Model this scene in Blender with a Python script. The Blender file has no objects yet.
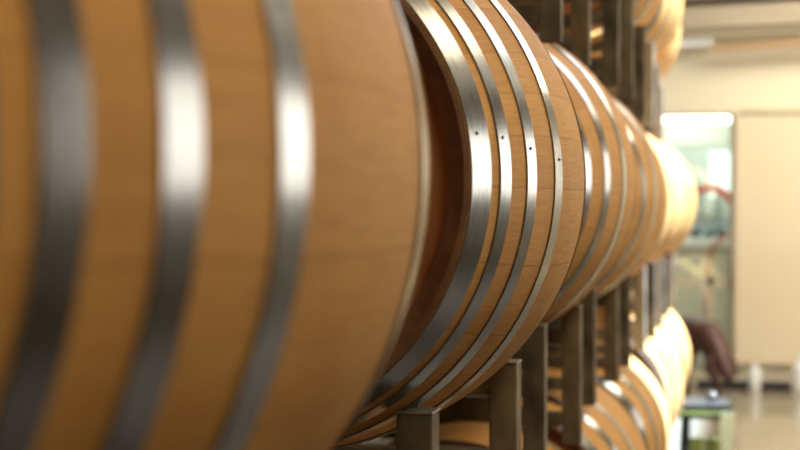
import bpy, bmesh, math, random
from mathutils import Vector, Matrix
random.seed(7)
C = bpy.context.scene.collection
PI = math.pi
CAMZ = 1.31            # eye height; heights below are written relative to the eye where noted

# ---------------------------------------------------------------- materials
def mat(name):
    m = bpy.data.materials.new(name); m.use_nodes = True
    nt = m.node_tree; b = nt.nodes['Principled BSDF']
    return m, nt, b
def N(nt, t, **kw):
    n = nt.nodes.new(t)
    for k, v in kw.items(): setattr(n, k, v)
    return n
def L(nt, a, b): nt.links.new(a, b)
def ramp(nt, stops):
    r = N(nt, 'ShaderNodeValToRGB'); e = r.color_ramp.elements
    while len(e) < len(stops): e.new(0.5)
    for i, (p, c) in enumerate(stops):
        e[i].position = p; e[i].color = (*c, 1) if len(c) == 3 else c
    return r
def math_n(nt, op, a, b=None, c=None):
    n = N(nt, 'ShaderNodeMath', operation=op)
    for i, v in enumerate((a, b, c)):
        if v is None: continue
        if isinstance(v, (int, float)): n.inputs[i].default_value = v
        else: L(nt, v, n.inputs[i])
    return n.outputs[0]
def mix(nt, fac, a, b, blend='MIX'):
    n = N(nt, 'ShaderNodeMix', data_type='RGBA', blend_type=blend)
    for i, v in ((0, fac), (6, a), (7, b)):
        if isinstance(v, (int, float)): n.inputs[i].default_value = v
        elif isinstance(v, tuple): n.inputs[i].default_value = (*v, 1)
        else: L(nt, v, n.inputs[i])
    return n.outputs[2]

def stained(name, col, col2, rough=.6, scale=6, metallic=0., bump=.0, spec=.5, stretch=(1, 1, 1), contrast=(.35, .65)):
    m, nt, b = mat(name)
    tc = N(nt, 'ShaderNodeTexCoord'); mp = N(nt, 'ShaderNodeMapping'); mp.inputs['Scale'].default_value = stretch
    L(nt, tc.outputs['Object'], mp.inputs[0])
    nz = N(nt, 'ShaderNodeTexNoise'); nz.inputs['Scale'].default_value = scale; nz.inputs['Detail'].default_value = 6
    L(nt, mp.outputs[0], nz.inputs['Vector'])
    r = ramp(nt, [(contrast[0], col), (contrast[1], col2)]); L(nt, nz.outputs[0], r.inputs[0])
    L(nt, r.outputs[0], b.inputs['Base Color'])
    b.inputs['Roughness'].default_value = rough; b.inputs['Metallic'].default_value = metallic
    b.inputs['Specular IOR Level'].default_value = spec
    if bump:
        bp = N(nt, 'ShaderNodeBump'); bp.inputs['Strength'].default_value = bump; bp.inputs['Distance'].default_value = .004
        L(nt, nz.outputs[0], bp.inputs['Height']); L(nt, bp.outputs[0], b.inputs['Normal'])
    return m

def oak_stave(name='oak_staves', nst=30):
    m, nt, b = mat(name)
    tc = N(nt, 'ShaderNodeTexCoord'); sp = N(nt, 'ShaderNodeSeparateXYZ'); L(nt, tc.outputs['Object'], sp.inputs[0])
    ang = math_n(nt, 'ARCTAN2', sp.outputs[0], sp.outputs[2])
    u0 = math_n(nt, 'MULTIPLY', ang, nst / (2 * PI))
    wob = math_n(nt, 'SINE', math_n(nt, 'MULTIPLY', ang, 5.0))          # staves of uneven width
    u = math_n(nt, 'ADD', u0, math_n(nt, 'MULTIPLY', wob, .35))
    fl = math_n(nt, 'FLOOR', u); fr = math_n(nt, 'FRACT', u)
    wn = N(nt, 'ShaderNodeTexWhiteNoise', noise_dimensions='1D'); L(nt, fl, wn.inputs['W'])
    # grain, long along the stave
    cb = N(nt, 'ShaderNodeCombineXYZ'); L(nt, math_n(nt, 'MULTIPLY', ang, 26), cb.inputs[0]); L(nt, math_n(nt, 'MULTIPLY', sp.outputs[1], 5), cb.inputs[1])
    L(nt, math_n(nt, 'MULTIPLY', fl, 3.7), cb.inputs[2])
    g = N(nt, 'ShaderNodeTexNoise'); g.inputs['Scale'].default_value = 1.6; g.inputs['Detail'].default_value = 7; g.inputs['Roughness'].default_value = .65; g.inputs['Distortion'].default_value = .4
    L(nt, cb.outputs[0], g.inputs['Vector'])
    cb2 = N(nt, 'ShaderNodeCombineXYZ'); L(nt, math_n(nt, 'MULTIPLY', ang, 120), cb2.inputs[0]); L(nt, math_n(nt, 'MULTIPLY', sp.outputs[1], 9), cb2.inputs[1])
    g2 = N(nt, 'ShaderNodeTexNoise'); g2.inputs['Scale'].default_value = 1.5; g2.inputs['Detail'].default_value = 4
    L(nt, cb2.outputs[0], g2.inputs['Vector'])
    st = N(nt, 'ShaderNodeTexNoise'); st.inputs['Scale'].default_value = 5; st.inputs['Detail'].default_value = 3
    L(nt, tc.outputs['Object'], st.inputs['Vector'])
    base = ramp(nt, [(0, (.59, .305, .088)), (.5, (.65, .35, .105)), (1, (.70, .39, .128))]); L(nt, wn.outputs['Value'], base.inputs[0])
    c1 = mix(nt, .8, base.outputs[0], ramp_out(nt, g.outputs[0], [(.3, (.88, .84, .80)), (.6, (1, 1, 1))]), 'MULTIPLY')
    c2 = mix(nt, .6, c1, ramp_out(nt, g2.outputs[0], [(.35, (.80, .74, .68)), (.6, (1, 1, 1))]), 'MULTIPLY')
    c3 = mix(nt, .6, c2, ramp_out(nt, st.outputs[0], [(.28, (.72, .6, .5)), (.5, (1, 1, 1))]), 'MULTIPLY')
    jn = math_n(nt, 'ABSOLUTE', math_n(nt, 'SUBTRACT', fr, .5))
    j = ramp_out(nt, jn, [(.485, (1, 1, 1)), (.497, (.62, .50, .40))])
    c4 = mix(nt, .7, c3, j, 'MULTIPLY')
    oi = N(nt, 'ShaderNodeObjectInfo')
    c5 = mix(nt, 1., c4, ramp_out(nt, oi.outputs['Random'], [(0, (.97, .96, .93)), (1, (1.0, 1.0, 1.0))]), 'MULTIPLY')
    L(nt, c5, b.inputs['Base Color'])
    b.inputs['Roughness'].default_value = .6; b.inputs['Specular IOR Level'].default_value = .1
    bp = N(nt, 'ShaderNodeBump'); bp.inputs['Strength'].default_value = .25; bp.inputs['Distance'].default_value = .001
    L(nt, g2.outputs[0], bp.inputs['Height']); L(nt, bp.outputs[0], b.inputs['Normal'])
    return m
def ramp_out(nt, src, stops):
    r = ramp(nt, stops); L(nt, src, r.inputs[0]); return r.outputs[0]

def oak_head():
    m, nt, b = mat('oak_head_boards')
    tc = N(nt, 'ShaderNodeTexCoord'); sp = N(nt, 'ShaderNodeSeparateXYZ'); L(nt, tc.outputs['Object'], sp.inputs[0])
    u = math_n(nt, 'MULTIPLY', sp.outputs[0], 11.)
    fl = math_n(nt, 'FLOOR', u); fr = math_n(nt, 'FRACT', u)
    wn = N(nt, 'ShaderNodeTexWhiteNoise', noise_dimensions='1D'); L(nt, fl, wn.inputs['W'])
    mp = N(nt, 'ShaderNodeMapping'); mp.inputs['Scale'].default_value = (60, 10, 5); L(nt, tc.outputs['Object'], mp.inputs[0])
    g = N(nt, 'ShaderNodeTexNoise'); g.inputs['Scale'].default_value = 1.; g.inputs['Detail'].default_value = 6; g.inputs['Distortion'].default_value = .5
    L(nt, mp.outputs[0], g.inputs['Vector'])
    base = ramp(nt, [(0, (.56, .235, .085)), (1, (.66, .30, .115))]); L(nt, wn.outputs['Value'], base.inputs[0])
    c = mix(nt, .8, base.outputs[0], ramp_out(nt, g.outputs[0], [(.3, (.6, .5, .45)), (.65, (1, 1, 1))]), 'MULTIPLY')
    jn = math_n(nt, 'ABSOLUTE', math_n(nt, 'SUBTRACT', fr, .5))
    c = mix(nt, .8, c, ramp_out(nt, jn, [(.475, (1, 1, 1)), (.495, (.4, .3, .25))]), 'MULTIPLY')
    L(nt, c, b.inputs['Base Color']); b.inputs['Roughness'].default_value = .5
    return m

def hoop_steel():
    m, nt, b = mat('galvanised_hoop_steel')
    tc = N(nt, 'ShaderNodeTexCoord'); sp = N(nt, 'ShaderNodeSeparateXYZ'); L(nt, tc.outputs['Object'], sp.inputs[0])
    ang = math_n(nt, 'ARCTAN2', sp.outputs[0], sp.outputs[2])
    cb = N(nt, 'ShaderNodeCombineXYZ'); L(nt, math_n(nt, 'MULTIPLY', ang, 5), cb.inputs[0]); L(nt, math_n(nt, 'MULTIPLY', sp.outputs[1], 160), cb.inputs[1])
    g = N(nt, 'ShaderNodeTexNoise'); g.inputs['Scale'].default_value = 1.5; g.inputs['Detail'].default_value = 5
    L(nt, cb.outputs[0], g.inputs['Vector'])
    s = N(nt, 'ShaderNodeTexNoise'); s.inputs['Scale'].default_value = 14; s.inputs['Detail'].default_value = 4
    L(nt, tc.outputs['Object'], s.inputs['Vector'])
    col = mix(nt, .7, ramp_out(nt, g.outputs[0], [(.3, (.27, .27, .265)), (.7, (.42, .42, .41))]), ramp_out(nt, s.outputs[0], [(.3, (.8, .8, .78)), (.6, (1, 1, 1))]), 'MULTIPLY')
    L(nt, col, b.inputs['Base Color']); b.inputs['Metallic'].default_value = .95
    rr = N(nt, 'ShaderNodeMapRange'); rr.inputs[3].default_value = .17; rr.inputs[4].default_value = .27
    L(nt, g.outputs[0], rr.inputs[0]); L(nt, rr.outputs[0], b.inputs['Roughness'])
    bp = N(nt, 'ShaderNodeBump'); bp.inputs['Strength'].default_value = .15; bp.inputs['Distance'].default_value = .0006
    L(nt, g.outputs[0], bp.inputs['Height']); L(nt, bp.outputs[0], b.inputs['Normal'])
    return m

M = {}
M['stave'] = oak_stave(); M['head'] = oak_head(); M['hoop'] = hoop_steel()
M['stave_end'] = stained('stave_end_grain', (.16, .075, .035), (.27, .13, .06), .7, 30)
M['rivet'] = stained('dark_rivet', (.10, .10, .10), (.16, .155, .15), .5, 40, .6)
M['rack'] = stained('dusty_rack_steel', (.06, .047, .032), (.28, .232, .158), .75, 16, .0, .4, .2, stretch=(1, 1, .5), contrast=(.3, .75))
M['cap'] = stained('worn_steel_edge', (.25, .23, .19), (.38, .35, .30), .45, 12, .5)
M['wall'] = stained('cream_wall_paint', (.80, .70, .50), (.86, .76, .56), .75, 1.2)
M['panel'] = stained('beige_sliding_panel', (.74, .60, .40), (.78, .64, .44), .6, .8)
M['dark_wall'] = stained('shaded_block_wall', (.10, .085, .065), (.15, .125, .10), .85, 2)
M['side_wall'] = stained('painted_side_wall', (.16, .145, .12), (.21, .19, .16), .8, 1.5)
M['ceiling'] = stained('ceiling_board', (.78, .75, .68), (.84, .81, .74), .8, 1.2)
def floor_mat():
    m = stained('polished_concrete_darkened', (.032, .025, .017), (.055, .044, .030), .30, 1.1, 0, 0, .15)  # near floor darkened in colour so low hoop reflections stay dark
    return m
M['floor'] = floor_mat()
M['beam'] = stained('tan_steel_beam', (.40, .33, .23), (.47, .39, .28), .6, 3)
M['dark_strip'] = stained('dark_brown_strip', (.10, .075, .055), (.15, .11, .08), .7, 3)
M['timber'] = stained('orange_timber_rail', (.42, .24, .11), (.50, .30, .14), .6, 5, stretch=(.3, 4, 4))
M['white'] = stained('white_paint', (.80, .80, .76), (.86, .86, .82), .5, 2)
M['frame'] = stained('tan_door_frame', (.50, .42, .28), (.58, .49, .34), .5, 3)
M['pale_green'] = stained('pale_green_board', (.62, .68, .60), (.68, .73, .66), .6, 2)
M['counter_front'] = stained('counter_front', (.66, .62, .50), (.74, .70, .58), .6, 2)
M['black'] = stained('black_plastic', (.012, .012, .012), (.03, .028, .026), .35, 8)
M['lime'] = stained('yellow_green_plastic', (.42, .50, .12), (.55, .62, .20), .5, 8)
M['pale_lime'] = stained('pale_yellow_green_board', (.72, .80, .50), (.84, .88, .66), .6, 6)
M['fur'] = stained('brown_fur', (.042, .012, .007), (.095, .030, .016), .5, 22, 0, .6, stretch=(1, 1, 1))
M['darkfur'] = stained('dark_nose_skin', (.012, .009, .008), (.03, .02, .018), .4, 30)
M['red'] = stained('red_rubber', (.60, .06, .035), (.70, .10, .06), .4, 8)
M['pinkbrown'] = stained('pinkish_brown_rubber', (.45, .17, .13), (.52, .22, .17), .5, 8)
M['blue'] = stained('pale_blue_plastic', (.45, .58, .66), (.56, .68, .74), .4, 4)
M['bottle'] = stained('dark_green_glass', (.03, .06, .045), (.05, .09, .07), .15, 4)
M['grey'] = stained('grey_green_tin', (.34, .40, .38), (.42, .48, .45), .4, 4)
def glass_mat():
    m, nt, b = mat('clear_pane_glass')
    b.inputs['Transmission Weight'].default_value = 1; b.inputs['Roughness'].default_value = .0; b.inputs['IOR'].default_value = 1.45
    b.inputs['Base Color'].default_value = (.93, .98, .96, 1)
    out = nt.nodes['Material Output']
    tr = N(nt, 'ShaderNodeBsdfTransparent'); tr.inputs[0].default_value = (.93, .97, .95, 1)
    gl = N(nt, 'ShaderNodeBsdfGlossy'); gl.inputs['Roughness'].default_value = .02
    ms = N(nt, 'ShaderNodeMixShader'); ms.inputs[0].default_value = .07
    L(nt, tr.outputs[0], ms.inputs[1]); L(nt, gl.outputs[0], ms.inputs[2]); L(nt, ms.outputs[0], out.inputs['Surface'])
    return m
M['glass'] = glass_mat()
def emit(name, col, s):
    m, nt, b = mat(name)
    b.inputs['Emission Color'].default_value = (*col, 1); b.inputs['Emission Strength'].default_value = s
    b.inputs['Base Color'].default_value = (.8, .8, .8, 1)
    return m
M['lit_window'] = emit('daylit_window_pane', (.90, 1., .96), 1.0)
M['glow_pane'] = emit('added_glow_pane', (1, .96, .88), 3.5)  # glow added out of view for the hoop highlights
M['lamp'] = emit('fluorescent_tube', (1, .98, .88), 9.)

# ---------------------------------------------------------------- helpers
def link(name, me, m=None, parent=None, smooth=False, loc=None):
    o = bpy.data.objects.new(name, me); C.objects.link(o)
    if m is not None:
        for mm in (m if isinstance(m, (list, tuple)) else [m]): me.materials.append(mm)
    if smooth:
        for p in me.polygons: p.use_smooth = True
    if parent: o.parent = parent
    if loc: o.location = loc
    return o
def tag(o, label=None, cat=None, group=None, kind=None):
    if label: o['label'] = label
    if cat: o['category'] = cat
    if group: o['group'] = group
    if kind: o['kind'] = kind
    return o
def empty(name, loc, rz=0, **kw):
    o = bpy.data.objects.new(name, None); C.objects.link(o); o.location = loc; o.rotation_euler[2] = rz
    o.empty_display_size = .1
    return tag(o, **kw)
def add_box(bm, x0, x1, y0, y1, z0, z1, bev=0.):
    r = bmesh.ops.create_cube(bm, size=1)
    vs = r['verts']
    for v in vs:
        v.co = Vector(((x0 + x1) / 2 + v.co.x * (x1 - x0), (y0 + y1) / 2 + v.co.y * (y1 - y0), (z0 + z1) / 2 + v.co.z * (z1 - z0)))
    if bev:
        es = list({e for v in vs for e in v.link_edges})
        bmesh.ops.bevel(bm, geom=es, offset=bev, segments=2, affect='EDGES', profile=.6)
def mesh_from(bm, name):
    me = bpy.data.meshes.new(name); bmesh.ops.recalc_face_normals(bm, faces=bm.faces[:]); bm.to_mesh(me); bm.free(); return me
def box(name, x0, x1, y0, y1, z0, z1, m, parent=None, bev=0.):
    bm = bmesh.new(); add_box(bm, x0, x1, y0, y1, z0, z1, bev)
    return link(name, mesh_from(bm, name), m, parent)
def revolve_y(prof, seg, closed=False, mats=None):
    """prof: list of (radius, y[, mat]); revolve about Y."""
    bm = bmesh.new(); rings = []
    for p in prof:
        rings.append([bm.verts.new((p[0] * math.cos(2 * PI * k / seg), p[1], p[0] * math.sin(2 * PI * k / seg))) for k in range(seg)])
    n = len(rings)
    for i in range(n if closed else n - 1):
        a, b = rings[i], rings[(i + 1) % n]
        mi = prof[i][2] if len(prof[i]) > 2 else 0
        for k in range(seg):
            f = bm.faces.new((a[k], a[(k + 1) % seg], b[(k + 1) % seg], b[k])); f.material_index = mi; f.smooth = True
    return bm, rings
def revolve_z(prof, seg=24):
    bm = bmesh.new(); rings = []
    for r, z in prof: rings.append([bm.verts.new((r * math.cos(2 * PI * k / seg), r * math.sin(2 * PI * k / seg), z)) for k in range(seg)])
    for a, b in zip(rings, rings[1:]):
        for k in range(seg): bm.faces.new((a[k], a[(k + 1) % seg], b[(k + 1) % seg], b[k])).smooth = True
    bm.faces.new(rings[0]); bm.faces.new(rings[-1])
    return bm
def copy_tree(o, parent=None):
    c = o.copy(); C.objects.link(c)
    if parent: c.parent = parent
    for ch in [x for x in bpy.data.objects if x.parent == o]: copy_tree(ch, c)
    return c

# ---------------------------------------------------------------- barrels
RB, RH, HL = .35, .281, .475
def rad(t): return RB - (RB - RH) * (abs(t) / HL) ** 2
def sharp_by_angle(me, deg=35):
    me.set_sharp_from_angle(angle=math.radians(deg))
def make_barrel(offs, widths, rivets, seg=144):
    """one barrel lying along Y, origin at its centre; offs = hoop distance from the middle."""
    root = bpy.data.objects.new('oak_barrel', None); C.objects.link(root)
    prof = []
    n = 30
    for i in range(n + 1):
        t = -HL + 2 * HL * i / n
        prof.append((rad(t), t, 0))
    th = .024
    prof[-1] = (rad(HL), HL, 1)
    prof += [(rad(HL) - .006, HL + .002, 1), (rad(HL) - th, HL - .008, 1), (rad(HL) - th, HL - .045, 1)]
    for i in range(n, -1, -6):
        t = -HL + .06 + 2 * (HL - .06) * i / n
        prof.append((rad(t) - th - .002, t, 1))
    prof += [(rad(HL) - th, -HL + .045, 1), (rad(HL) - th, -HL + .008, 1), (rad(HL) - .006, -HL - .002, 1)]
    bm, _ = revolve_y(prof, seg, closed=True)
    me = mesh_from(bm, 'stave_body'); sharp_by_angle(me, 30)
    link('stave_body', me, [M['stave'], M['stave_end']], root)
    # heads
    for s in (-1, 1):
        bm = bmesh.new()
        bmesh.ops.create_cone(bm, cap_ends=True, segments=96, radius1=rad(HL) - th + .003, radius2=rad(HL) - th + .003, depth=.02)
        bmesh.ops.rotate(bm, verts=bm.verts, cent=(0, 0, 0), matrix=Matrix.Rotation(PI / 2, 3, 'X'))
        bmesh.ops.translate(bm, verts=bm.verts, vec=(0, s * (HL - .038), 0))
        link('barrel_head', mesh_from(bm, 'barrel_head'), M['head'], root)
    # hoops
    for s in (-1, 1):
        for k, (o, w) in enumerate(zip(offs, widths)):
            y0, y1 = s * o - w / 2, s * o + w / 2
            ro = lambda y: rad(y) + .0022
            ri = lambda y: rad(y) - .0006
            # driven hoops are cones: straight section between their two edges
            p = [(ro(y0), y0), (ro(y1), y1), (ri(y1), y1), (ri(y0), y0)]
            bm, _ = revolve_y(p, seg, closed=True)
            me = mesh_from(bm, 'hoop'); sharp_by_angle(me, 40)
            h = link('hoop', me, M['hoop'], root)
            if s < 0 and rivets:
                a, f = rivets[k]
                yy = s * o + f * w
                bm = bmesh.new(); bmesh.ops.create_uvsphere(bm, u_segments=16, v_segments=8, radius=.0021)
                for v in bm.verts: v.co.x *= .5
                me = mesh_from(bm, 'nail_head')
                for pgn in me.polygons: pgn.use_smooth = True
                r = link('nail_head', me, M['rivet'], h)
                r.location = ((ro(yy) + .0005) * math.cos(a), yy, (ro(yy) + .0005) * math.sin(a)); r.rotation_euler = (0, -a, 0)
    return root
R = math.radians
eight = make_barrel([.450, .384, .297, .1755], [.048, .031, .034, .039], [(R(9.4), -.1), (R(8.4), -.1), (R(6.2), -.05), (R(4.2), .1)])
six = make_barrel([.450, .325, .173], [.048, .038, .040], [(R(16), 0), (R(15), 0), (R(12), 0)], 112)

def put(proto, x, y, h, roll, label, group, first=False, tilt=0):
    o = proto if first else copy_tree(proto)
    o.location = (x, y, CAMZ + h); o.rotation_euler = (0, roll, tilt)
    tag(o, label=label, cat='barrel', group=group)
    return o
G1, G2, G3 = 'barrels along the middle tier', 'barrels along the bottom tier', 'barrels along the top tier'
put(eight, -.563, 2.206, .021, 0, 'sharply focused oak barrel with four bright steel hoops and nail heads, centre of the picture', G1, True)
put(eight, -.5655, .993, .021, R(-9), 'very large blurred oak barrel nearest the camera, filling the left of the picture', G1)
put(six, -.581, 3.62, .034, 0, 'oak barrel of the middle tier directly behind the sharply focused barrel', G1, True)
put(six, -.584, 4.92, .012, R(40), 'fourth oak barrel of the middle tier, thin slice between brown and sunlit barrels', G1)
put(six, -.605, 6.16, -.008, R(95), 'fifth oak barrel of the middle tier, first one turned pale by sunlight', G1)
put(six, -.600, 7.40, -.020, R(150), 'sixth oak barrel of the middle tier, pale and sunlit, second last of its row', G1)
put(six, -.582, 8.62, -.025, R(200), 'pale sunlit oak barrel farthest along the middle tier, beside the glass door', G1)
low = [(.993, 'bottom tier oak barrel under the huge blurred barrel nearest the camera'),
       (2.206, 'bottom tier oak barrel under the sharply focused barrel'),
       (3.58, 'shaded oak barrel seen under the short rack crossbar below the focused barrel'),
       (4.82, 'light brown oak barrel with pale hoops at the bottom edge, right of the rack posts'),
       (6.09, 'grey-brown shaded oak barrel of the bottom tier, just before the white sunlit ones'),
       (7.42, 'white sunlit oak barrel of the bottom tier beside the black stool'),
       (8.80, 'white sunlit oak barrel farthest along the bottom tier, in front of the brown dog')]
for i, (y, lb) in enumerate(low):
    put(six, -.605 if y < 8 else -.615, y, -.855 if y < 5 else (-.875 if y < 7 else -.845), R(33 * i + 10), lb, G2)
top = [(5.98, 'brown oak barrel with grey hoops at the upper picture edge, nearest of the top tier'),
       (7.19, 'pale sunlit oak barrel at the upper picture edge, behind the brown one'),
       (8.45, 'oak barrel at the far end of the top tier, almost hidden behind the pale one'),]
for i, (y, lb) in enumerate(top):
    put(six, (-.603, -.603, -.66)[i], y, (.856, .846, .84)[i], R(70 * i + 25), lb, G3)

# ---------------------------------------------------------------- racks
def make_rack(height, bar_top, low_bar, dy=.3):
    """steel cradle for two barrels side by side; origin on its foot at the aisle side."""
    root = bpy.data.objects.new('barrel_rack', None); C.objects.link(root)
    w = .043
    for s in (-1, 1):
        for x in (0, -.43, -.75, -1.18):
            bm = bmesh.new(); add_box(bm, x - w / 2, x + w / 2, s * dy - w / 2, s * dy + w / 2, .0, height - .003, .003)
            p = link('post', mesh_from(bm, 'post'), M['rack'], root)
            bm = bmesh.new(); add_box(bm, x - w / 2 - .001, x + w / 2 + .001, s * dy - w / 2 - .001, s * dy + w / 2 + .001, height - .003, height, .001)
            link('post_cap', mesh_from(bm, 'post_cap'), M['cap'], p)
        box('crossbar', -1.16, -.0215, s * dy - .0205, s * dy + .0205, bar_top - .032, bar_top, M['rack'], root, .002)
        box('crossbar', -1.16, -.0215, s * dy - .0205, s * dy + .0205, low_bar, low_bar + .032, M['rack'], root, .002)
    for x in (-.43, -.75):
        box('side_rail', x - .018, x + .018, -dy + w / 2, dy - w / 2, low_bar, low_bar + .032, M['rack'], root, .002)
    return root
RK = 'steel racks between barrel tiers'
HGT = .320
rk = make_rack(HGT, .264, .040)
lo_z, up_z = CAMZ - .568, CAMZ + .300
def rack(x, y, z, rz, label, first=False):
    o = rk if first else copy_tree(rk)
    o.location = (x, y, z); o.rotation_euler[2] = rz
    tag(o, label=label, cat='rack', group=RK)
rack(-.362, 2.20, lo_z, -.030, 'steel rack under the sharply focused barrel, its corner post top standing free in front', True)
rack(-.362, .99, lo_z, 0, 'steel rack under the huge blurred barrel nearest the camera')
rack(-.390, 3.52, lo_z, -.02, 'steel rack under the barrel directly behind the focused one, posts at lower centre')
rack(-.405, 4.84, lo_z, -.03, 'steel rack below the fourth barrel of the middle tier, above the light brown bottom barrel')
rack(-.395, 6.12, lo_z - .02, -.03, 'steel rack below the fifth barrel of the middle tier, above the grey-brown bottom barrel')
rack(-.380, 7.40, lo_z - .028, 0, 'steel rack below the sixth barrel of the middle tier')
rack(-.380, 8.66, lo_z - .025, 0, 'steel rack below the farthest barrel of the middle tier')
rack(-.362, 2.20, up_z, 0, 'steel rack on top of the sharply focused barrel, cut by the upper picture edge')
rack(-.366, 3.52, up_z, 0, 'steel rack on top of the barrel directly behind the focused one')
rack(-.352, 4.84, up_z, 0, 'steel rack on top of the fourth barrel of the middle tier')
rack(-.355, 6.12, up_z - .026, 0, 'steel rack on top of the fifth middle barrel, under the brown top tier barrel')
rack(-.385, 7.22, up_z - .038, 0, 'steel rack carrying the pale sunlit barrel of the top tier')
rack(-.43, 8.50, up_z - .042, 0, 'steel rack carrying the farthest barrel of the top tier')
fr = make_rack(.21, .136, .006)
for i, (y, lb) in enumerate([(.993, 'nearest the camera'), (2.206, 'under the sharply focused barrel'), (3.58, 'third from the camera'), (4.82, 'under the light brown barrel'), (6.09, 'under the grey-brown barrel'), (7.42, 'beside the black stool'), (8.80, 'farthest from the camera')]):
    o = fr if i == 0 else copy_tree(fr)
    o.name = 'floor_rack'; o.location = (-.39, y, 0)
    tag(o, label='low steel floor rack below the bottom tier, ' + lb, cat='rack', group='low racks on the floor')

# ---------------------------------------------------------------- room
def struct(name, x0, x1, y0, y1, z0, z1, m, parent=None, bev=0):
    o = box(name, x0, x1, y0, y1, z0, z1, m, parent, bev)
    if parent is None: o['kind'] = 'structure'
    return o
XL, XR, YN, YF, ZC = -2.3, 3.0, -3.0, 11.6, 3.15
M['brightened_floor'] = stained('polished_concrete_brightened', (.24, .20, .135), (.32, .27, .19), .13, 1.1, 0, 0, .5)  # same floor made paler in colour, standing in for its far brightness
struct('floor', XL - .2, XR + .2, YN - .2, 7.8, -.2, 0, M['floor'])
struct('floor_far', XL - .2, XR + .2, 7.8, 16.0, -.2, 0, M['brightened_floor'])
SX0, SX1, SY0, SY1 = -.35, 1.5, 6.0, 10.0          # skylight opening
def ceiling():
    bm = bmesh.new()
    for (a, b, c, d) in ((XL - .2, XR + .2, YN - .2, SY0), (XL - .2, XR + .2, SY1, 16.0), (XL - .2, SX0, SY0, SY1), (SX1, XR + .2, SY0, SY1)):
        add_box(bm, a, b, c, d, ZC, ZC + .15)
    o = link('ceiling', mesh_from(bm, 'ceiling'), M['ceiling']); o['kind'] = 'structure'
ceiling()
struct('wall_left', XL - .2, XL, YN, YF, 0, ZC, M['dark_wall'])
struct('wall_near', XL - .2, XR + .2, YN - .2, YN, 0, ZC, M['side_wall'])
# right wall, with an added unseen window glowing for hoop highlights and side light
W0, W1, SILL, HEAD = 3.9, 10.2, 1.04, 2.3
V0, V1, VS, VH = -1.5, 4.2, 1.0, 2.8
def right_wall():
    bm = bmesh.new()
    for (a, b, c, d) in ((YN, W0, 0, ZC), (W0, W1, 0, SILL), (W0, W1, HEAD, ZC), (W1, 16.0, 0, ZC)):
        add_box(bm, XR, XR + .2, a, b, c, d)
    o = link('wall_right', mesh_from(bm, 'wall_right'), M['side_wall']); o['kind'] = 'structure'
right_wall()
w2 = bpy.data.objects.new('added_window', None); C.objects.link(w2); w2['kind'] = 'structure'
box('pane', XR + .05, XR + .08, W0, W1, SILL, HEAD, M['glow_pane'], w2)  # unseen glowing pane, added to light hoops and wood from the side
def w2frame():
    bm = bmesh.new()
    for k in range(6):
        y = W0 + (W1 - W0) * k / 5; add_box(bm, XR + .01, XR + .12, y - .03, y + .03, SILL, HEAD)
    for z in (SILL, HEAD): add_box(bm, XR + .01, XR + .12, W0, W1, z - .03, z + .03)
    link('window_frame', mesh_from(bm, 'window_frame'), M['dark_strip'], w2)
w2frame()
# far wall with the glass door opening
DX0, DX1, DZ = -.80, -.066, CAMZ + .578
def far_wall():
    bm = bmesh.new()
    add_box(bm, XL, DX0, YF, YF + .15, 0, ZC); add_box(bm, DX1, XR, YF, YF + .15, 0, ZC); add_box(bm, DX0, DX1, YF, YF + .15, DZ, ZC)
    o = link('wall_far', mesh_from(bm, 'wall_far'), M['wall']); o['kind'] = 'structure'
far_wall()
# sliding panel door, with rail above
d2 = struct('door_2', -.050, 1.25, YF - .06, YF - .012, CAMZ - 1.138, CAMZ + .560, M['panel'], None, .004)
struct('trim_1', -.02, 1.6, YF - .075, YF, CAMZ + .566, CAMZ + .592, M['frame'])
# glazed door 1
d1 = bpy.data.objects.new('door_1', None); C.objects.link(d1); d1['kind'] = 'structure'; d1.location = (0, 0, 0)
def dframe():
    bm = bmesh.new()
    y0, y1 = YF + .03, YF + .08
    add_box(bm, DX0, DX0 + .04, y0, y1, 0, DZ); add_box(bm, DX1 - .02, DX1, y0, y1, 0, DZ)
    add_box(bm, DX0, DX1, y0, y1, DZ - .02, DZ)
    add_box(bm, DX0, DX1, y0, y1, CAMZ - .62, CAMZ - .55)
    add_box(bm, DX0, DX1, y0, y1, 0.0, .10)
    add_box(bm, -.235, -.20, y0, y1, .1, CAMZ - .55)
    link('door_frame', mesh_from(bm, 'door_frame'), M['frame'], d1)
dframe()
box('pane', DX0 + .03, DX1 - .015, YF + .05, YF + .056, .09, DZ - .015, M['glass'], d1)
# black floor track + skirting
struct('baseboard_far', -.30, .325, YF - .10, YF - .005, 0.0, .055, M['black'], None, .004)

# roof beams and a painted dark gap across the far end (they slope gently up to the right)
def beam(name, za, zb, y, m, x0=-1.6, x1=2.4, slope=.028, t=.10):
    bm = bmesh.new(); add_box(bm, x0, x1, y - t / 2, y + t / 2, CAMZ + za, CAMZ + zb, .004)
    for v in bm.verts: v.co.z += slope * (v.co.x + .2)
    o = link(name, mesh_from(bm, name), m); o['kind'] = 'structure'
beam('trim_2', .985, 1.02, 11.40, M['timber'], -.22, 2.4, .045, .06)
beam('trim_3', 1.022, 1.075, 11.45, M['white'], -1.6, -.20, .03, .08)
beam('trim_4', 1.085, 1.125, 11.42, M['wall'], -1.6, 2.4)
beam('trim_5', 1.130, 1.27, 11.30, M['beam'])
beam('trim_6', 1.275, 1.315, 11.34, M['dark_strip'])  # dark strip stands in for the shaded gap between the tan beams
beam('trim_7', 1.32, 1.52, 11.25, M['beam'])

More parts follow.
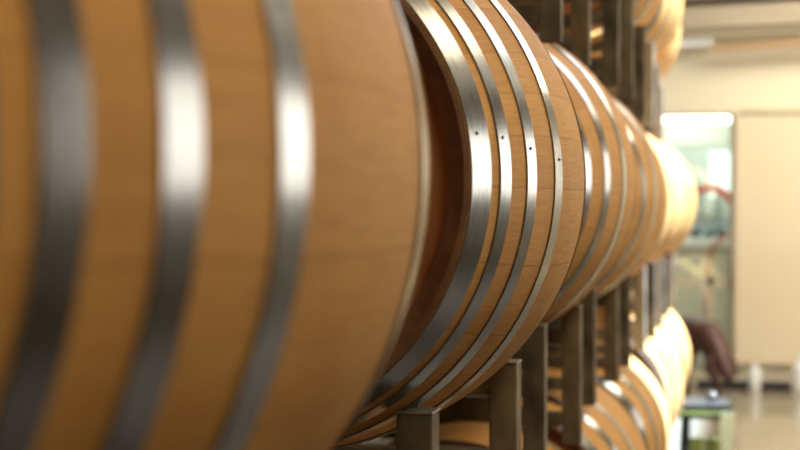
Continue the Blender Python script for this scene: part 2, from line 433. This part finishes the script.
# ---------------------------------------------------------------- room beyond the glass door
struct('wall_back_room', -3.0, 2.5, 15.8, 15.95, 0, ZC, M['white'])
struct('wall_back_room_left', -3.0, -2.85, YF + .15, 15.8, 0, ZC, M['white'])
struct('wall_back_room_right', .9, 1.0, YF + .15, 15.8, 0, ZC, M['wall'])
wn = bpy.data.objects.new('window_1', None); C.objects.link(wn); wn['kind'] = 'structure'
box('window_frame', -2.1, .7, 15.70, 15.79, CAMZ - .15, CAMZ + .50, M['pale_green'], wn)
for (a, b) in ((-1.15, -.86), (-.78, -.62), (-.30, .02)):
    box('pane', a, b, 15.67, 15.69, CAMZ + .0, CAMZ + .42, M['lit_window'], wn)
struct('trim_8', -2.6, .85, 13.2, 13.5, CAMZ + .40, CAMZ + .565, M['pale_green'])
lt = empty('ceiling_light', (-.55, 12.9, CAMZ + .625), label='long white fluorescent light glowing across the top of the glass door', cat='light')
box('housing', -1.2, .5, -.09, .09, .045, .09, M['white'], lt)
box('tube', -1.15, .45, -.06, .06, -.05, .045, M['lamp'], lt)
ct = empty('counter', (-.75, 14.0, 0), label='counter with white top in the bright room behind the glass door', cat='counter')
box('worktop', -1.2, 1.15, -.35, .35, CAMZ - .405, CAMZ - .335, M['white'], ct, .005)
box('cabinet_body', -1.15, 1.1, -.28, .30, 0, CAMZ - .405, M['counter_front'], ct)
for k in range(5):
    box('cabinet_door', -1.12 + .44 * k, -1.12 + .44 * k + .42, -.30, -.28, .06, CAMZ - .45, M['counter_front'], ct, .003)
topz = CAMZ - .335
for i, (x, m, w, h, lb) in enumerate([(-.415, 'blue', .11, .14, 'left pale blue tub on the white counter behind the glass'), (-.285, 'blue', .12, .155, 'middle pale blue tub on the white counter behind the glass'), (-.150, 'blue', .12, .15, 'right pale blue tub on the white counter, near the door edge')]):
    t = empty('tub', (x, 14.0, topz), label=lb, cat='tub', group='pale blue tubs on the counter')
    bm = bmesh.new(); add_box(bm, -w / 2, w / 2, -.06, .06, 0, h * .86, .008); link('tub_body', mesh_from(bm, 'tub_body'), M[m], t)
    bm = bmesh.new(); add_box(bm, -w / 2 - .005, w / 2 + .005, -.065, .065, h * .86, h, .005); link('lid', mesh_from(bm, 'lid'), M['grey'], t)
for i, (x, hh, lb) in enumerate([(-.38, .075, 'dark squat jar in front of the left tub on the counter'), (-.27, .06, 'dark squat jar in front of the middle tub on the counter'), (-.17, .085, 'dark squat jar in front of the right tub on the counter')]):
    bm = revolve_z([(.030, 0), (.042, .01), (.042, hh * .7), (.026, hh * .85), (.026, hh)]); o = link('jar', mesh_from(bm, 'jar'), M['bottle'], loc=(x, 13.84, topz)); tag(o, lb, 'jar', 'dark jars on the counter')
for i, (x, hh, m, lb) in enumerate([(-.385, .46, 'grey', 'tall grey canister behind the tubs, left one'), (-.21, .38, 'grey', 'shorter grey canister behind the tubs, right one')]):
    bm = revolve_z([(.05, 0), (.055, .01), (.055, hh * .7), (.022, hh * .8), (.02, hh)]); o = link('canister', mesh_from(bm, 'canister'), M[m], loc=(x, 14.2, topz)); tag(o, lb, 'canister', 'grey canisters on the counter')
def tube(name, pts, r, m):
    cu = bpy.data.curves.new(name, 'CURVE'); cu.dimensions = '3D'; cu.bevel_depth = r; cu.bevel_resolution = 4
    s = cu.splines.new('BEZIER'); s.bezier_points.add(len(pts) - 1)
    for p, q in zip(s.bezier_points, pts): p.co = q; p.handle_left_type = p.handle_right_type = 'AUTO'
    cu.materials.append(m); tmp = bpy.data.objects.new(name + '_curve', cu); C.objects.link(tmp)
    me = bpy.data.meshes.new_from_object(tmp.evaluated_get(bpy.context.evaluated_depsgraph_get())); bpy.data.objects.remove(tmp)
    if not me.materials: me.materials.append(m)
    o = bpy.data.objects.new(name, me); C.objects.link(o); return o
def arm(name, pts, r, m, label, cat):
    return tag(tube(name, pts, r, m), label, cat)
z0 = CAMZ
arm('hose', [(-.46, 13.8, z0 - .31), (-.44, 13.75, z0 - .12), (-.40, 13.7, z0 + .02), (-.30, 13.65, z0 + .07), (-.20, 13.6, z0 + .06), (-.10, 13.6, z0 - .02), (-.06, 13.6, z0 - .12)], .032, M['red'], 'bright red hose arching across the upper part of the glass door', 'hose')
arm('hose', [(-.30, 13.5, .022), (-.28, 13.5, .3), (-.26, 13.5, z0 - .50), (-.22, 13.5, z0 - .38), (-.14, 13.5, z0 - .32), (-.05, 13.5, z0 - .24)], .020, M['pinkbrown'], 'pinkish brown hose in front of the white counter edge', 'hose')

# ---------------------------------------------------------------- small things by the far wall
def jug(x, y, h, r, label, cat='jug'):
    t = empty('jug', (x, y, 0), label=label, cat=cat, group='small white jugs by the far wall')
    bm = revolve_z([(r * .9, 0), (r, .008), (r, h * .62), (r * .8, h * .76), (r * .36, h * .88), (r * .36, h * .93)]); link('jug_body', mesh_from(bm, 'jug_body'), M['white'], t)
    bm = revolve_z([(r * .42, h * .90), (r * .42, h)]); link('cap', mesh_from(bm, 'cap'), M['white'], t)
    h_ = tube('handle', [(r * .5, 0, h * .85), (r * 1.05, 0, h * .80), (r * 1.15, 0, h * .55), (r * .9, 0, h * .42)], r * .12, M['white']); h_.parent = t
jug(.082, 11.44, .19, .040, 'small white jug on the floor under the beige sliding panel')
jug(.375, 11.40, .25, .045, 'taller white jug at the right picture edge below the beige panel')

# black stool beside the bottom tier
def stool(x, y):
    t = empty('stool', (x, y, 0), R(4), label='low black stool with a yellow-green edge standing beside the bottom barrels', cat='stool')
    hx, hy, H = .118, .17, .335
    bm = bmesh.new(); add_box(bm, -hx, hx, -hy, hy, H - .022, H, .008); link('stool_top', mesh_from(bm, 'stool_top'), M['black'], t)
    bm = bmesh.new(); add_box(bm, -hx + .004, hx - .004, -hy + .004, hy - .004, H - .065, H - .022, .004); ap = link('apron', mesh_from(bm, 'apron'), M['black'], t)
    bm = bmesh.new(); add_box(bm, -hx - .002, hx + .002, -hy - .002, hy + .002, H - .042, H - .032, .002)
    tag(link('edge_trim', mesh_from(bm, 'edge_trim'), M['lime'], ap), 'yellow-green edge trim')
    for sx in (-1, 1):
        for sy in (-1, 1):
            bm = bmesh.new(); add_box(bm, -.017, .017, -.017, .017, 0, H - .06, .003)
            for v in bm.verts:
                if v.co.z < .1: v.co.x += sx * .012; v.co.y += sy * .012
            link('leg', mesh_from(bm, 'leg'), M['black'], t, loc=(sx * (hx - .024), sy * (hy - .024), 0))
    tag(box('side_panel', hx - .058, hx + .004, -hy - .006, -hy + .002, .02, H - .03, M['pale_lime'], t, .002), 'pale yellow-green front panel')
    for sy in (-1, 1):
        box('stretcher', -hx + .03, hx - .03, sy * (hy - .02) - .008, sy * (hy - .02) + .008, .09, .11, M['black'], t)
stool(-.170, 8.05)
def tub(x, y, label):
    t = empty('tub', (x, y, 0), label=label, cat='tub', group='yellow-green tubs on the floor')
    bm = revolve_z([(.040, 0), (.044, .006), (.050, .14), (.053, .145), (.053, .15), (.046, .15), (.042, .012)], 28); link('tub_body', mesh_from(bm, 'tub_body'), M['lime'], t)
tub(-.225, 8.06, 'left yellow-green tub standing underneath the black stool')
tub(-.120, 8.10, 'right yellow-green tub standing underneath the black stool')
disc = revolve_z([(.022, 0), (.024, .003), (.024, .035), (.021, .038)], 24)
tag(link('disc', mesh_from(disc, 'disc'), M['hoop'], loc=(-.145, 8.10, .3355)), 'small shiny round tin lying on top of the black stool', 'disc')  # small metal disc at the white spot on the stool top

# ---------------------------------------------------------------- the brown dog (one skinned body)
def skin(name, verts, edges, radii, m, parent=None, sub=2, root=0):
    me = bpy.data.meshes.new(name); me.from_pydata(verts, edges, []); o = link(name, me, m, parent)
    o.modifiers.new('skin', 'SKIN')
    for i, (v, r) in enumerate(zip(me.skin_vertices[0].data, radii)):
        v.radius = r if isinstance(r, tuple) else (r, r); v.use_root = (i == root)
    o.modifiers['skin'].use_smooth_shade = True
    s = o.modifiers.new('sub', 'SUBSURF'); s.levels = sub; s.render_levels = sub
    dg = bpy.context.evaluated_depsgraph_get(); ev = o.evaluated_get(dg)
    nm = bpy.data.meshes.new_from_object(ev, preserve_all_data_layers=False, depsgraph=dg)
    o.modifiers.clear(); o.data = nm
    if not nm.materials: nm.materials.append(m)
    for p in nm.polygons: p.use_smooth = True
    return o
def dog(x, y, rz, s=1.0):
    # local: facing +X, feet at z=0
    V = [(-.24, 0, .44), (-.10, 0, .455), (.06, 0, .445), (.19, 0, .445),          # 0-3 pelvis, loin, ribs, withers
         (.30, 0, .43), (.40, 0, .355), (.455, 0, .285),                           # 4-6 neck lowering, skull
         (.515, 0, .225), (.565, 0, .175)]                                         # 7,8 muzzle
    Rr = [(.085, .085), (.088, .080), (.115, .095), (.105, .090), .090, .074, .070, .046, .034]
    E_ = [(i, i + 1) for i in range(8)]
    def chain(start, pts, rs):
        a = start
        for p, r in zip(pts, rs):
            V.append(p); Rr.append(r); E_.append((a, len(V) - 1)); a = len(V) - 1
    for sy, dx in ((-1, .05), (1, -.06)):
        chain(0, [(-.22, sy * .075, .36), (-.17 + dx * .6, sy * .085, .27), (-.28 + dx, sy * .085, .150), (-.255 + dx, sy * .085, .035), (-.215 + dx, sy * .085, .020)], [.072, .050, .024, .022, .024])
    for sy, dx in ((-1, -.03), (1, .07)):
        chain(3, [(.20, sy * .070, .34), (.17 + dx * .3, sy * .080, .25), (.20 + dx * .7, sy * .080, .14), (.205 + dx, sy * .080, .035), (.24 + dx, sy * .080, .020)], [.056, .038, .026, .021, .025])
    chain(0, [(-.32, 0, .43), (-.42, 0, .37), (-.49, 0, .31), (-.53, 0, .27)], [.035, .024, .017, .011])
    t = empty('dog', (x, y, 0), rz, label='brown dog standing with its head lowered, in front of the glass door', cat='dog')
    t.scale = (s, s, s)
    skin('dog_body', V, E_, Rr, M['fur'], t)
    for sy in (-1, 1):
        skin('ear', [(.44, sy * .055, .325), (.455, sy * .085, .285), (.475, sy * .088, .225), (.485, sy * .082, .190)], [(0, 1), (1, 2), (2, 3)], [(.018, .012), (.034, .012), (.036, .010), (.018, .008)], M['fur'], t)
        bm = bmesh.new(); bmesh.ops.create_uvsphere(bm, u_segments=16, v_segments=10, radius=.009)
        o = link('eye', mesh_from(bm, 'eye'), M['darkfur'], t, True, (.505, sy * .040, .262))
    bm = bmesh.new(); bmesh.ops.create_uvsphere(bm, u_segments=16, v_segments=10, radius=.017)
    link('nose', mesh_from(bm, 'nose'), M['darkfur'], t, True, (.574, 0, .170))
dog(-.365, 10.85, R(-60), 1.05)

# ---------------------------------------------------------------- light
def area(name, loc, rot, sx, sy, power, col):
    l = bpy.data.lights.new(name, 'AREA'); l.shape = 'RECTANGLE'; l.size = sx; l.size_y = sy; l.energy = power; l.color = col
    o = bpy.data.objects.new(name, l); C.objects.link(o); o.location = loc; o.rotation_euler = rot
    return o
sun = bpy.data.lights.new('low_sun', 'SUN'); sun.energy = 58; sun.angle = R(2.5); sun.color = (.50, .70, 1)
so = bpy.data.objects.new('low_sun', sun); C.objects.link(so)
d = Vector((-1, -.02, -1.88)); so.rotation_euler = d.to_track_quat('-Z', 'Y').to_euler(); so.location = (4, 8, 8)
# sky light in the skylight opening
area('sky_through_skylight', ((SX0 + SX1) / 2, (SY0 + SY1) / 2, ZC + .1), (0, 0, 0), SX1 - SX0, SY1 - SY0, 60, (.9, .96, 1))
area('near_barrel_fill', (1.15, 2.0, ZC - .06), (0, 0, 0), .9, 7.0, 98, (1, .82, .56))  # unseen warm fill added to light the near barrels
# unseen fills added for the far wall and the room behind the glass
area('far_wall_fill', (1.2, 10.0, ZC - .05), (0, 0, 0), 1.6, 1.2, 78, (1, .90, .70))
area('back_room_fill', (-.5, 14.4, ZC - .05), (0, 0, 0), 2.5, 1.5, 60, (.92, 1, .95))
w = bpy.data.worlds.new('sky'); bpy.context.scene.world = w; w.use_nodes = True
w.node_tree.nodes['Background'].inputs[0].default_value = (.85, .92, 1, 1); w.node_tree.nodes['Background'].inputs[1].default_value = 1.2

# ---------------------------------------------------------------- camera
cam = bpy.data.cameras.new('camera'); co = bpy.data.objects.new('camera', cam); C.objects.link(co)
cam.sensor_width = 36; cam.lens = 1660 / 800 * 36
PSI, TH = .2037, -.0168
co.location = (0, 0, CAMZ); co.rotation_euler = (PI / 2 + TH, 0, PSI)
cam.dof.use_dof = True; cam.dof.focus_distance = 2.1; cam.dof.aperture_fstop = 5.0; cam.clip_start = .02
sc = bpy.context.scene; sc.camera = co
sc.view_settings.view_transform = 'Standard'; sc.view_settings.look = 'None'; sc.view_settings.exposure = 0; sc.view_settings.gamma = 1
sc.view_settings.use_curve_mapping = False
sc.cycles.use_denoising = True; sc.cycles.max_bounces = 8; sc.cycles.diffuse_bounces = 4; sc.cycles.glossy_bounces = 4; sc.cycles.transmission_bounces = 4
sc.cycles.sample_clamp_indirect = 6
